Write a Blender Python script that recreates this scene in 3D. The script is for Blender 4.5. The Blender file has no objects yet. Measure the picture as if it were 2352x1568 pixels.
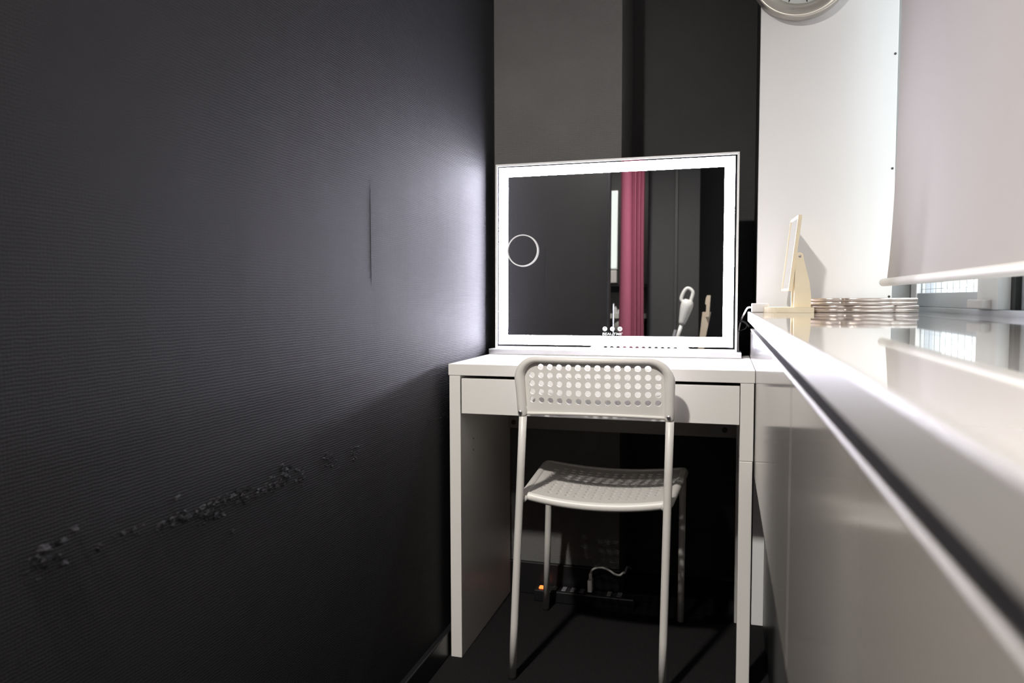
import bpy, bmesh, math, random
from mathutils import Vector, Matrix
random.seed(7)
scene = bpy.context.scene
COL = scene.collection

# ------------------------------------------------------------------ camera
F_PX = 1714.34
CAM = Vector((0.6635, -1.7430, 0.9115))
YAW, PITCH, ROLL = 0.2781, -0.0571, 0.0024
R = Matrix.Rotation(YAW, 3, 'Z') @ Matrix.Rotation(PITCH, 3, 'X') @ Matrix.Rotation(ROLL, 3, 'Y')
cam_data = bpy.data.cameras.new('camera')
cam_data.sensor_fit = 'HORIZONTAL'; cam_data.sensor_width = 36.0
cam_data.lens = F_PX / 2352 * 36.0
cam_data.clip_start = 0.01; cam_data.clip_end = 200
cam_data.dof.use_dof = True; cam_data.dof.focus_distance = 1.95; cam_data.dof.aperture_fstop = 5.0
cam = bpy.data.objects.new('camera', cam_data); COL.objects.link(cam)
right, fwd, up = R.col[0], R.col[1], R.col[2]
M = Matrix((right, up, -fwd)).transposed().to_4x4(); M.translation = CAM
cam.matrix_world = M
scene.camera = cam

# ------------------------------------------------------------------ world: overcast daylight
world = bpy.data.worlds.new('overcast_sky'); scene.world = world; world.use_nodes = True
bg = world.node_tree.nodes['Background']
bg.inputs[0].default_value = (0.90, 0.95, 1.0, 1); bg.inputs[1].default_value = 3.0

# ------------------------------------------------------------------ colour management
vs = scene.view_settings
vs.view_transform = 'Standard'; vs.look = 'None'; vs.exposure = 0.0; vs.gamma = 1.0
vs.use_curve_mapping = False

LED_STRENGTH = 72.0
DOWNLIGHT_W = 99.0
REAR_W = 10.0

# ------------------------------------------------------------------ materials
def mat(name, col, rough=0.5, metal=0.0, spec=0.5, coat=0.0, var=0.04, vscale=8.0, bump=0.0, bscale=200.0, aniso=None):
    m = bpy.data.materials.new(name); m.use_nodes = True
    nt = m.node_tree; b = nt.nodes['Principled BSDF']
    b.inputs['Roughness'].default_value = rough; b.inputs['Metallic'].default_value = metal
    b.inputs['Specular IOR Level'].default_value = spec; b.inputs['Coat Weight'].default_value = coat
    b.inputs['Coat Roughness'].default_value = 0.03
    tc = nt.nodes.new('ShaderNodeTexCoord')
    n = nt.nodes.new('ShaderNodeTexNoise'); n.inputs['Scale'].default_value = vscale; n.inputs['Detail'].default_value = 3
    nt.links.new(tc.outputs['Object'], n.inputs['Vector'])
    mx = nt.nodes.new('ShaderNodeMix'); mx.data_type = 'RGBA'
    mx.inputs[6].default_value = tuple(c * (1 - var) for c in col) + (1,)
    mx.inputs[7].default_value = tuple(min(1, c * (1 + var)) for c in col) + (1,)
    nt.links.new(n.outputs['Fac'], mx.inputs[0]); nt.links.new(mx.outputs[2], b.inputs['Base Color'])
    if bump:
        n2 = nt.nodes.new('ShaderNodeTexNoise'); n2.inputs['Scale'].default_value = bscale; n2.inputs['Detail'].default_value = 2
        nt.links.new(tc.outputs['Object'], n2.inputs['Vector'])
        bp = nt.nodes.new('ShaderNodeBump'); bp.inputs['Strength'].default_value = bump; bp.inputs['Distance'].default_value = 0.002
        nt.links.new(n2.outputs['Fac'], bp.inputs['Height']); nt.links.new(bp.outputs[0], b.inputs['Normal'])
    if aniso:
        b.inputs['Anisotropic'].default_value = 0.85
        t = nt.nodes.new('ShaderNodeTangent'); t.direction_type = 'RADIAL'; t.axis = aniso
        nt.links.new(t.outputs[0], b.inputs['Tangent'])
    return m

def emit(name, col, s):
    m = bpy.data.materials.new(name); m.use_nodes = True; nt = m.node_tree
    nt.nodes.remove(nt.nodes['Principled BSDF'])
    e = nt.nodes.new('ShaderNodeEmission'); e.inputs[0].default_value = tuple(col) + (1,); e.inputs[1].default_value = s
    nt.links.new(e.outputs[0], nt.nodes['Material Output'].inputs[0])
    return m

def wallpaper(name, col, cross, horiz, pitch=0.0042, spec=0.35):
    """woven vinyl wallpaper: horizontal ribs along Z, weaker cross ribs along `horiz` (0=X,1=Y)"""
    m = bpy.data.materials.new(name); m.use_nodes = True; nt = m.node_tree; b = nt.nodes['Principled BSDF']
    N = nt.nodes.new; L = nt.links.new
    tc = N('ShaderNodeTexCoord'); sp = N('ShaderNodeSeparateXYZ'); L(tc.outputs['Object'], sp.inputs[0])
    def math_(op, a, bb):
        k = N('ShaderNodeMath'); k.operation = op
        for i, v in enumerate((a, bb)):
            if v is None: continue
            if isinstance(v, (int, float)): k.inputs[i].default_value = v
            else: L(v, k.inputs[i])
        return k.outputs[0]
    def noise(scale, vec, det=2):
        mp = N('ShaderNodeMapping'); mp.inputs['Scale'].default_value = vec; L(tc.outputs['Object'], mp.inputs[0])
        n = N('ShaderNodeTexNoise'); n.inputs['Scale'].default_value = scale; n.inputs['Detail'].default_value = det
        L(mp.outputs[0], n.inputs['Vector']); return n.outputs['Fac']
    wob = noise(1.0, (60, 60, 60))
    rib = math_('SINE', math_('ADD', math_('MULTIPLY', sp.outputs[2], 2 * math.pi / pitch), math_('MULTIPLY', wob, 5.0)), None)
    crs = math_('SINE', math_('ADD', math_('MULTIPLY', sp.outputs[horiz], 2 * math.pi / pitch), math_('MULTIPLY', noise(1.0, (90, 90, 90)), 5.0)), None)
    fine = noise(1.0, (380, 380, 600), 3)
    long_ = noise(1.0, (3.0, 3.0, 0.9) if True else None, 3)
    streak = noise(1.0, (16, 16, 2.2), 3)
    h = math_('ADD', math_('MULTIPLY', rib, 0.40), math_('MULTIPLY', crs, cross))
    h = math_('ADD', h, math_('MULTIPLY', fine, 1.3))
    bp = N('ShaderNodeBump'); bp.inputs['Strength'].default_value = 0.55; bp.inputs['Distance'].default_value = 0.0009
    L(h, bp.inputs['Height'])
    bp2 = N('ShaderNodeBump'); bp2.inputs['Strength'].default_value = 0.5; bp2.inputs['Distance'].default_value = 0.006
    L(math_('ADD', long_, math_('MULTIPLY', streak, 0.22)), bp2.inputs['Height']); L(bp2.outputs[0], bp.inputs['Normal'])
    L(bp.outputs[0], b.inputs['Normal'])
    cr = N('ShaderNodeMix'); cr.data_type = 'RGBA'
    cr.inputs[6].default_value = tuple(c * 0.72 for c in col) + (1,); cr.inputs[7].default_value = tuple(c * 1.25 for c in col) + (1,)
    L(math_('ADD', math_('MULTIPLY', fine, 0.6), math_('MULTIPLY', noise(1.0, (9, 9, 9)), 0.4)), cr.inputs[0])
    L(cr.outputs[2], b.inputs['Base Color'])
    b.inputs['Roughness'].default_value = 0.62; b.inputs['Specular IOR Level'].default_value = spec
    return m

def glass_mat(name, gloss=0.07, tint=(0.97, 0.99, 0.99)):
    m = bpy.data.materials.new(name); m.use_nodes = True; nt = m.node_tree
    nt.nodes.remove(nt.nodes['Principled BSDF'])
    t = nt.nodes.new('ShaderNodeBsdfTransparent'); t.inputs[0].default_value = tint + (1,)
    g = nt.nodes.new('ShaderNodeBsdfGlossy'); g.inputs['Roughness'].default_value = 0.01
    x = nt.nodes.new('ShaderNodeMixShader'); x.inputs[0].default_value = gloss
    nt.links.new(t.outputs[0], x.inputs[1]); nt.links.new(g.outputs[0], x.inputs[2])
    nt.links.new(x.outputs[0], nt.nodes['Material Output'].inputs[0])
    return m

def blind_mat(name, col, trans):
    m = bpy.data.materials.new(name); m.use_nodes = True; nt = m.node_tree
    nt.nodes.remove(nt.nodes['Principled BSDF'])
    tc = nt.nodes.new('ShaderNodeTexCoord')
    n = nt.nodes.new('ShaderNodeTexNoise'); n.inputs['Scale'].default_value = 3.0
    nt.links.new(tc.outputs['Object'], n.inputs['Vector'])
    mx = nt.nodes.new('ShaderNodeMix'); mx.data_type = 'RGBA'
    mx.inputs[6].default_value = tuple(c * .97 for c in col) + (1,); mx.inputs[7].default_value = tuple(c for c in col) + (1,)
    nt.links.new(n.outputs['Fac'], mx.inputs[0])
    d = nt.nodes.new('ShaderNodeBsdfDiffuse'); t = nt.nodes.new('ShaderNodeBsdfTranslucent')
    nt.links.new(mx.outputs[2], d.inputs[0]); nt.links.new(mx.outputs[2], t.inputs[0])
    x = nt.nodes.new('ShaderNodeMixShader'); x.inputs[0].default_value = trans
    nt.links.new(d.outputs[0], x.inputs[1]); nt.links.new(t.outputs[0], x.inputs[2])
    nt.links.new(x.outputs[0], nt.nodes['Material Output'].inputs[0])
    return m

MT = dict(
    wall_l=wallpaper('charcoal_ribbed_wallpaper', (0.0250, 0.0245, 0.0262), 0.10, 1, spec=0.18),
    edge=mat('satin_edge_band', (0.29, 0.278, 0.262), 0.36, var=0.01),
    wall_p=wallpaper('charcoal_woven_wallpaper', (0.150, 0.150, 0.147), 0.30, 0),
    wall_d=wallpaper('black_wallpaper', (0.026, 0.026, 0.0265), 0.20, 0),
    wall_r=wallpaper('soft_black_wallpaper', (0.062, 0.062, 0.062), 0.20, 0),
    black=mat('black_satin', (0.012, 0.012, 0.013), 0.35),
    carpet=mat('black_carpet', (0.013, 0.0125, 0.013), 0.95, spec=0.1, var=0.6, vscale=160, bump=0.8, bscale=420),
    ceil=mat('dark_ceiling', (0.10, 0.10, 0.10), 0.8),
    white_wall=mat('white_melamine', (0.92, 0.92, 0.91), 0.28, spec=0.4, var=0.01, vscale=2),
    white_paint=mat('white_paint', (0.78, 0.78, 0.77), 0.6, var=0.02),
    desk=mat('white_desk_foil', (0.80, 0.78, 0.745), 0.34, var=0.015, vscale=4),
    raw=mat('grey_board', (0.33, 0.32, 0.31), 0.6),
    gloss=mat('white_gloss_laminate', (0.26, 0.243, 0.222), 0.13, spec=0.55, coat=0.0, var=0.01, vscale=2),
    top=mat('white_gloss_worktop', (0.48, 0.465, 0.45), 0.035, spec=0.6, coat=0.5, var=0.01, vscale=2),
    chair=mat('cream_plastic', (0.78, 0.755, 0.715), 0.38, var=0.02, bump=0.05, bscale=500),
    tube=mat('cream_powder_coat', (0.74, 0.72, 0.68), 0.36, var=0.02),
    steel=mat('zinc_screw', (0.55, 0.55, 0.56), 0.3, 1.0),
    dark_steel=mat('dark_bolt', (0.09, 0.09, 0.09), 0.4, 0.8),
    mirror=mat('silvered_glass', (0.90, 0.91, 0.92), 0.012, 1.0, var=0.004),
    silver=mat('satin_aluminium', (0.80, 0.80, 0.80), 0.32, 1.0, var=0.02),
    alu=mat('anodised_window_aluminium', (0.60, 0.63, 0.66), 0.40, 0.15, var=0.02),
    ring=mat('white_ring_plastic', (0.88, 0.88, 0.86), 0.35),
    led=emit('led_light_band', (0.85, 0.84, 1.0), LED_STRENGTH),
    icon=emit('backlit_icon', (1.0, 1.0, 1.0), 1.4),
    ink=mat('dark_ink', (0.02, 0.02, 0.025), 0.5),
    wood=mat('pale_pine', (0.82, 0.72, 0.52), 0.5, var=0.10, vscale=14),
    card=mat('pale_beech', (0.36, 0.30, 0.225), 0.55, var=0.08, vscale=14),
    rose=mat('rose_gold_metal', (0.82, 0.73, 0.67), 0.30, 0.85, var=0.02),
    brass=mat('brushed_champagne_metal', (0.86, 0.82, 0.73), 0.36, 0.6, var=0.02, aniso='Y'),
    rim=mat('grey_champagne_metal', (0.50, 0.47, 0.42), 0.35, 0.7),
    dial=mat('pale_dial', (0.72, 0.76, 0.75), 0.5),
    plug=mat('white_plastic', (0.80, 0.77, 0.74), 0.4),
    greyplastic=mat('grey_socket_plastic', (0.20, 0.20, 0.21), 0.5),
    neon=emit('lit_orange_switch', (1.0, 0.16, 0.03), 3.0),
    blind=blind_mat('beige_roller_fabric', (0.52, 0.482, 0.455), 0.08),
    bar=mat('ivory_bar', (0.80, 0.78, 0.72), 0.4),
    glass=glass_mat('window_glass'),
    wire=mat('glass_wire', (0.35, 0.36, 0.37), 0.5, 0.5),
    seal=mat('black_rubber', (0.02, 0.02, 0.02), 0.6),
    pink=mat('raspberry_curtain', (0.26, 0.062, 0.105), 0.8, var=0.06, vscale=30),
    ceramic=mat('white_ceramic', (0.80, 0.79, 0.74), 0.12),
    chrome=mat('chrome', (0.86, 0.87, 0.92), 0.10, 1.0),
    vac=mat('ivory_abs', (0.46, 0.46, 0.44), 0.35),
    lampglass=emit('strip_diffuser', (0.93, 1.0, 0.92), 1.1),
    downlight=emit('downlight_lens', (1.0, 0.93, 0.84), 6.0),
    facade=mat('pale_facade', (0.80, 0.76, 0.73), 0.8, var=0.05, vscale=0.4),
    facade2=mat('pink_brick_facade', (0.72, 0.60, 0.56), 0.8, var=0.08, vscale=1.0),
    pane_far=mat('far_window_pane', (0.42, 0.48, 0.52), 0.1),
    asphalt=mat('asphalt', (0.35, 0.35, 0.36), 0.9),
)

# ------------------------------------------------------------------ mesh helpers
WLOC = {}
def obj(name, bm, m, parent=None, smooth=False, label=None, loc=None):
    """link a bmesh (built in world coordinates) as one mesh object"""
    bmesh.ops.recalc_face_normals(bm, faces=bm.faces)
    if parent is not None:
        o_loc = WLOC[parent.name]
    elif loc is not None:
        o_loc = Vector(loc)
    else:
        xs = [v.co for v in bm.verts]
        o_loc = Vector(((min(c.x for c in xs) + max(c.x for c in xs)) / 2, (min(c.y for c in xs) + max(c.y for c in xs)) / 2, min(c.z for c in xs)))
    for v in bm.verts: v.co -= o_loc
    me = bpy.data.meshes.new(name); bm.to_mesh(me); bm.free()
    if smooth:
        for p in me.polygons: p.use_smooth = True
    me.materials.append(MT[m] if isinstance(m, str) else m)
    o = bpy.data.objects.new(name, me); COL.objects.link(o)
    WLOC[o.name] = o_loc.copy()
    if parent is not None: o.parent = parent
    else: o.location = o_loc
    if label: o['label'] = label
    return o

def thing(name, label, cat, loc, group=None):
    o = bpy.data.objects.new(name, None); COL.objects.link(o); o.location = loc; o.empty_display_size = 0.05
    o['label'] = label; o['category'] = cat
    if group: o['group'] = group
    WLOC[o.name] = Vector(loc); return o
def tag(o, label, cat, group=None):
    o['label'] = label; o['category'] = cat
    if group: o['group'] = group
    return o
def struct(o, label, cat):
    o['kind'] = 'structure'; return tag(o, label, cat)

def box(bm, x0, x1, y0, y1, z0, z1, bev=0.0, seg=2):
    r = bmesh.ops.create_cube(bm, size=1.0)
    vs_ = r['verts']
    for v in vs_:
        v.co = Vector(((x0 + x1) / 2 + v.co.x * (x1 - x0), (y0 + y1) / 2 + v.co.y * (y1 - y0), (z0 + z1) / 2 + v.co.z * (z1 - z0)))
    if bev > 0:
        es = {e for v in vs_ for e in v.link_edges}
        bmesh.ops.bevel(bm, geom=list(es), offset=bev, segments=seg, affect='EDGES', profile=0.5)
    return bm
def B(*a, **k): return box(bmesh.new(), *a, **k)

def prism(bm, pts, axis, a, b):
    """extrude a polygon of (p,q) along axis (0: pts=(y,z); 1: pts=(x,z); 2: pts=(x,y)) from a to b"""
    def mk(p, t):
        return Vector((t, p[0], p[1])) if axis == 0 else Vector((p[0], t, p[1])) if axis == 1 else Vector((p[0], p[1], t))
    A = [bm.verts.new(mk(p, a)) for p in pts]; Bv = [bm.verts.new(mk(p, b)) for p in pts]
    n = len(pts)
    bm.faces.new(A); bm.faces.new(list(reversed(Bv)))
    for i in range(n): bm.faces.new((A[i], Bv[i], Bv[(i + 1) % n], A[(i + 1) % n]))
    return bm

def catmull(pts, n=8):
    P = [Vector(p) for p in pts]; P = [2 * P[0] - P[1]] + P + [2 * P[-1] - P[-2]]
    out = []
    for i in range(1, len(P) - 2):
        for k in range(n):
            t = k / n; a, b, c, d = P[i - 1], P[i], P[i + 1], P[i + 2]
            out.append(0.5 * ((2 * b) + (c - a) * t + (2 * a - 5 * b + 4 * c - d) * t * t + (3 * b - a - 3 * c + d) * t ** 3))
    out.append(P[-2]); return out

def sweep(bm, pts, r, seg=12, flat=1.0, round_end=False, upv=(0, 0, 1)):
    P = [Vector(p) for p in pts]; n = len(P)
    rad = r if isinstance(r, (list, tuple)) else [r] * n
    T = [(P[min(i + 1, n - 1)] - P[max(i - 1, 0)]).normalized() for i in range(n)]
    u = Vector(upv)
    if abs(u.dot(T[0])) > 0.95: u = Vector((1, 0, 0))
    u = (u - T[0] * u.dot(T[0])).normalized()
    P2, R2, T2 = list(P), list(rad), list(T)
    if round_end:
        for sgn, idx in ((-1, 0), (1, n - 1)):
            ext = [(P[idx] + T[idx] * sgn * rad[idx] * math.sin(a), rad[idx] * math.cos(a)) for a in (0.5, 1.0, 1.4)]
            if sgn < 0:
                P2 = [e[0] for e in reversed(ext)] + P2; R2 = [e[1] for e in reversed(ext)] + R2; T2 = [T[0]] * 3 + T2
            else:
                P2 += [e[0] for e in ext]; R2 += [e[1] for e in ext]; T2 += [T[-1]] * 3
    rings = []
    for i, p in enumerate(P2):
        t = T2[i]; u = (u - t * u.dot(t)).normalized(); w = t.cross(u)
        rings.append([bm.verts.new(p + (u * math.cos(2 * math.pi * k / seg) * flat + w * math.sin(2 * math.pi * k / seg)) * R2[i]) for k in range(seg)])
    for a, b in zip(rings, rings[1:]):
        for k in range(seg): bm.faces.new((a[k], a[(k + 1) % seg], b[(k + 1) % seg], b[k]))
    bm.faces.new(rings[0]); bm.faces.new(list(reversed(rings[-1])))
    return bm

def lathe(bm, prof, c, axis='Z', seg=32, close=True):
    """prof: list of (radius, height along axis from c)"""
    c = Vector(c); rings = []
    for r, h in prof:
        ring = []
        for k in range(seg):
            a = 2 * math.pi * k / seg; ca, sa = math.cos(a) * max(r, 1e-5), math.sin(a) * max(r, 1e-5)
            v = (ca, sa, h) if axis == 'Z' else (ca, h, sa) if axis == 'Y' else (h, ca, sa)
            ring.append(bm.verts.new(c + Vector(v)))
        rings.append(ring)
    for a, b in zip(rings, rings[1:]):
        for k in range(seg): bm.faces.new((a[k], a[(k + 1) % seg], b[(k + 1) % seg], b[k]))
    if close:
        bm.faces.new(rings[0]); bm.faces.new(list(reversed(rings[-1])))
    return bm

def ring_frame(bm, x0, x1, z0, z1, w, y0, y1, Y=lambda z: 0.0):
    """rectangular picture-frame ring of width w between depths y0..y1 (plus Y(z) lean)"""
    out = [(x0, z0), (x1, z0), (x1, z1), (x0, z1)]
    inn = [(x0 + w, z0 + w), (x1 - w, z0 + w), (x1 - w, z1 - w), (x0 + w, z1 - w)]
    V = {}
    for nm, P in (('o', out), ('i', inn)):
        for k, (x, z) in enumerate(P):
            for j, y in enumerate((y0, y1)): V[nm, k, j] = bm.verts.new((x, y + Y(z), z))
    for k in range(4):
        q = (k + 1) % 4
        bm.faces.new((V['o', k, 0], V['o', q, 0], V['i', q, 0], V['i', k, 0]))
        bm.faces.new((V['o', k, 1], V['i', k, 1], V['i', q, 1], V['o', q, 1]))
        bm.faces.new((V['o', k, 0], V['o', k, 1], V['o', q, 1], V['o', q, 0]))
        bm.faces.new((V['i', k, 0], V['i', q, 0], V['i', q, 1], V['i', k, 1]))
    return bm

def text_bm(body, size, cx, y, cz, depth=0.0006, shear=0.0, widen=1.0, Y=lambda z: 0.0):
    cu = bpy.data.curves.new('txt', 'FONT'); cu.body = body; cu.size = size; cu.align_x = 'CENTER'; cu.align_y = 'CENTER'
    cu.extrude = depth; cu.shear = shear; cu.offset = size * 0.010; cu.resolution_u = 3
    o = bpy.data.objects.new('txt', cu); COL.objects.link(o)
    dg = bpy.context.evaluated_depsgraph_get(); me = o.evaluated_get(dg).to_mesh()
    bm = bmesh.new(); bm.from_mesh(me)
    o.evaluated_get(dg).to_mesh_clear(); bpy.data.objects.remove(o); bpy.data.curves.remove(cu)
    for v in bm.verts:
        x, yy, z = v.co; zz = cz + yy
        v.co = Vector((cx + x * widen, y - z + Y(zz), zz))
    return bm

# ================================================================== ROOM
CEIL = 2.42
struct(obj('floor', B(-0.75, 1.30, -4.2, 0.85, -0.05, 0.0), 'carpet'), 'black carpet floor under the white desk and chair', 'floor')
struct(obj('ceiling', B(-0.75, 1.30, -4.2, 0.85, CEIL, CEIL + 0.05), 'ceil'), 'dark flat ceiling above the room', 'ceiling')

def plate(x0, x1, y0, y1, z0, z1): return B(x0, x1, y0, y1, z0, z1)
wl = struct(obj('wall_left', plate(-0.12, -0.02, -2.0, 0.56, 0, CEIL), 'wall_l'), 'charcoal ribbed wallpaper wall with a scuffed line on the left', 'wall')
struct(obj('wall_back_left', plate(-0.02, 0.367, 0.462, 0.80, 0, CEIL), 'wall_p'), 'grey woven column face rising behind the left of the lit mirror', 'wall')
struct(obj('wall_back', plate(0.367, 0.775, 0.72, 0.80, 0, CEIL), 'wall_r'), 'black recessed wall behind the right of the lit mirror', 'wall')
struct(obj('wall_back_return', plate(0.747, 0.775, 0.422, 0.72, 0, CEIL), 'wall_r'), 'narrow black return strip beside the white wall panel', 'wall')
wp = struct(obj('wall_back_right', B(0.745, 1.080, 0.400, 0.421, 0.0, CEIL, bev=0.001, seg=1), 'white_wall'), 'tall smooth white wall panel carrying the round clock', 'wall')
for z in (0.915, 1.245, 1.535):
    bm = lathe(bmesh.new(), [(0.0032, 0.0), (0.0030, -0.0012), (0.0008, -0.0016)], (1.0735, 0.3999, z), 'Y', 12)
    obj('screw', bm, 'dark_steel', wp)
struct(obj('wall_back_far_right', plate(0.775, 1.30, 0.80, 0.85, 0, CEIL), 'white_paint'), 'white wall behind the white panel at the window end', 'wall')
# window wall on the right
struct(obj('wall_right', plate(1.16, 1.28, -4.2, 0.85, 0, 0.872), 'white_paint'), 'white wall below the window behind the worktop', 'wall')
struct(obj('wall_right_top', plate(1.16, 1.28, -4.2, 0.85, 2.10, CEIL), 'white_paint'), 'white wall above the window', 'wall')
struct(obj('wall_right_rear', plate(1.16, 1.28, -4.2, -1.55, 0.872, 2.10), 'white_paint'), 'white wall beside the window behind the camera', 'wall')
struct(obj('wall_right_jamb', plate(1.16, 1.28, 0.765, 0.85, 0.872, 2.10), 'white_paint'), 'white jamb at the far end of the window', 'wall')
# space behind the camera, seen in the mirror
struct(obj('wall_rear_opening', plate(-0.72, -0.12, -2.10, -2.0, 0, CEIL), 'wall_d'), 'dark wall stub at the opening behind the camera', 'wall')
struct(obj('wall_rear_left', plate(-0.75, -0.66, -4.2, -2.1, 0, CEIL), 'wall_d'), 'dark side wall of the rear alcove', 'wall')
struct(obj('wall_rear', plate(-0.75, 1.30, -4.2, -4.08, 0, CEIL), 'wall_d'), 'dark rear wall of the washbasin alcove', 'wall')
struct(obj('wall_rear_door', plate(0.085, 0.470, -3.42, -3.32, 0, CEIL), 'wall_d'), 'dark grey wall section right of the pink curtain in the mirror', 'wall')
struct(obj('wall_rear_side', plate(0.085, 0.185, -4.08, -3.42, 0, CEIL), 'wall_d'), 'dark side wall beside the washbasin', 'wall')
struct(obj('trim_1', B(0.287, 0.311, -3.32, -3.305, 0, CEIL, bev=0.003), 'seal'), 'black vertical trim strip on the rear wall', 'trim')
struct(obj('trim_2', B(-0.135, -0.010, -2.06, -1.985, 0, CEIL, bev=0.004), 'black'), 'black jamb trim at the rear end of the ribbed wall', 'trim')
struct(obj('baseboard_left', B(-0.02, -0.004, -2.0, 0.462, 0, 0.064, bev=0.003), 'black'), 'black skirting along the foot of the left wall', 'baseboard')

struct(obj('baseboard_back', B(-0.004, 0.372, 0.448, 0.462, 0, 0.10, bev=0.003), 'black'), 'black skirting at the foot of the column under the desk', 'baseboard')
# torn, scuffed wallpaper along the left wall at z ~ 0.615
bm = bmesh.new()
def flake(y, z, s):
    a = random.uniform(0, 6.28); n = random.choice((4, 5, 6)); base = -0.0198
    ctr = bm.verts.new((base + random.uniform(0.001, 0.0032) * (s / 0.008), y + random.uniform(-.3, .3) * s, z + random.uniform(-.3, .3) * s))
    rim = []
    for k in range(n):
        t = a + 2 * math.pi * k / n; r = s * random.uniform(0.45, 1.1)
        lift = random.choice((0.0, 0.0, 0.0022)) * s / 0.008
        rim.append(bm.verts.new((base + lift, y + math.cos(t) * r * 1.35, z + math.sin(t) * r * 0.8)))
    for k in range(n): bm.faces.new((ctr, rim[k], rim[(k + 1) % n]))
for yc, zc, spread, cnt, sz in ((-1.14, .638, .035, 18, .012), (-1.03, .632, .04, 12, .008), (-0.945, .624, .04, 34, .011), (-0.87, .620, .045, 60, .011), (-0.79, .619, .04, 34, .010), (-0.715, .622, .025, 22, .011), (-0.69, .627, .012, 14, .013), (-0.648, .614, .018, 16, .009), (-0.562, .627, .025, 18, .009), (-0.555, .618, .025, 8, .008), (-0.456, .618, .022, 14, .008), (-0.29, .615, .02, 5, .006), (-0.22, .614, .02, 5, .007), (-0.08, .617, .015, 9, .0065), (-0.01, .614, .03, 14, .005), (0.03, .612, .02, 8, .0045)):
    for _ in range(cnt):
        flake(yc + random.gauss(0, spread * .5), zc + random.gauss(0, 0.003 + sz * 0.42), sz * random.uniform(.22, .72))
for y, z in ((-0.83, .575), (-0.94, .655), (-0.70, .645), (-0.52, .60), (-1.1, .66)): flake(y, z, .006)
fl = obj('torn_wallpaper', bm, 'wall_l', wl); fl['kind'] = 'stuff'
# a raised wallpaper seam
bm = bmesh.new()
sweep(bm, [(-0.0203, -0.3768, z) for z in (0.93, 0.96, 1.02, 1.08, 1.13, 1.16)], [0.0002, .0010, .0013, .0012, .0009, .0002], seg=8)
obj('wallpaper_seam', bm, 'wall_l', wl, smooth=True)

# ================================================================== WINDOW
w = struct(obj('window_1', B(1.16, 1.225, -1.55, 0.765, 0.872, 0.888, bev=0.002), 'alu'), 'aluminium sliding window with wired glass below the roller blind', 'window')
def wpart(n, m, *a, **k): return obj(n, B(*a, **k), m, w)
wpart('window_frame', 'alu', 1.165, 1.225, 0.590, 0.765, 0.888, 2.10, bev=0.002)
wpart('window_frame', 'alu', 1.165, 1.225, -1.55, -1.49, 0.888, 2.10, bev=0.002)
wpart('window_frame', 'alu', 1.16, 1.225, -1.55, 0.765, 2.05, 2.10, bev=0.002)
wpart('reveal_board', 'ring', 1.083, 1.164, 0.592, 0.602, 0.872, 2.10)
wpart('rubber_seal', 'seal', 1.166, 1.20, 0.576, 0.590, 0.888, 2.05)
# sash nearest the white panel
wpart('sash_stile', 'ring', 1.162, 1.185, 0.512, 0.576, 0.888, 2.05, bev=0.002)
wpart('sash_rail', 'alu', 1.164, 1.185, -0.010, 0.512, 0.888, 0.924, bev=0.002)
wpart('sash_stile', 'ring', 1.158, 1.185, -0.132, -0.012, 0.888, 2.05, bev=0.002)
wpart('window_pane', 'glass', 1.173, 1.177, -0.012, 0.512, 0.924, 2.05)
bm = bmesh.new()
for k in range(20):
    z = 0.934 + k * 0.055
    if z < 2.04: box(bm, 1.1745, 1.1755, -0.012, 0.512, z, z + 0.0008)
for k in range(10):
    y = 0.02 + k * 0.05; box(bm, 1.1745, 1.1755, y, y + 0.0008, 0.924, 2.05)
obj('glass_wires', bm, 'wire', w)
wpart('latch', 'plug', 1.140, 1.159, -0.100, -0.012, 0.890, 0.908, bev=0.0025)
# second sash, set further out
wpart('rubber_seal', 'seal', 1.180, 1.200, -0.156, -0.132, 0.888, 2.05)
wpart('sash_stile', 'alu', 1.190, 1.212, -0.200, -0.150, 0.888, 2.05, bev=0.002)
wpart('sash_rail', 'alu', 1.190, 1.212, -1.49, -0.200, 0.884, 0.894, bev=0.002)
wpart('window_pane', 'glass', 1.199, 1.203, -1.49, -0.200, 0.894, 2.05)
bm = bmesh.new()
for k in range(22):
    z = 0.9 + k * 0.026
    box(bm, 1.2005, 1.2015, -1.49, -0.20, z, z + 0.0008)
for k in range(24):
    y = -0.225 - k * 0.05; box(bm, 1.2005, 1.2015, y, y + 0.0008, 0.894, 2.05)
obj('glass_wires', bm, 'wire', w)
for z in (0.911, 0.899):
    obj('bumper', lathe(bmesh.new(), [(0.0058, 0), (0.0055, -0.003), (0.002, -0.005)], (1.199, -0.30, z), 'X', 16), 'greyplastic', w)
struct(obj('trim_3', B(1.081, 1.160, 0.392, 0.80, 0.86, 0.872), 'white_paint'), 'white sill between the white panel and the window', 'sill')

# roller blind
rb = thing('roller_blind', 'beige roller blind hanging in front of the window, almost fully lowered', 'blind', (1.05, -0.55, 0.94))
bm = bmesh.new(); ys = [0.272 - k * 0.0888 for k in range(21)]; zs = []
rows = []
for i in range(26):
    t = i / 25; z = 0.951 + t * (2.20 - 0.951)
    off = -0.012 * math.exp(-t * 9) + 0.004 * math.sin(t * 3)
    rows.append([bm.verts.new((1.055 + off + 0.0015 * math.sin(k * .9 + t * 2), y, z)) for k, y in enumerate(ys)])
for a, b in zip(rows, rows[1:]):
    for k in range(20): bm.faces.new((a[k], a[k + 1], b[k + 1], b[k]))
obj('fabric', bm, 'blind', rb, smooth=True)
bm = bmesh.new(); sweep(bm, [(1.043, 0.312, 0.950), (1.043, 0.2, 0.950), (1.043, -0.6, 0.950), (1.043, -1.53, 0.950)], 0.0098, seg=20, round_end=True)
obj('bottom_bar', bm, 'bar', rb, smooth=True)
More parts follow.
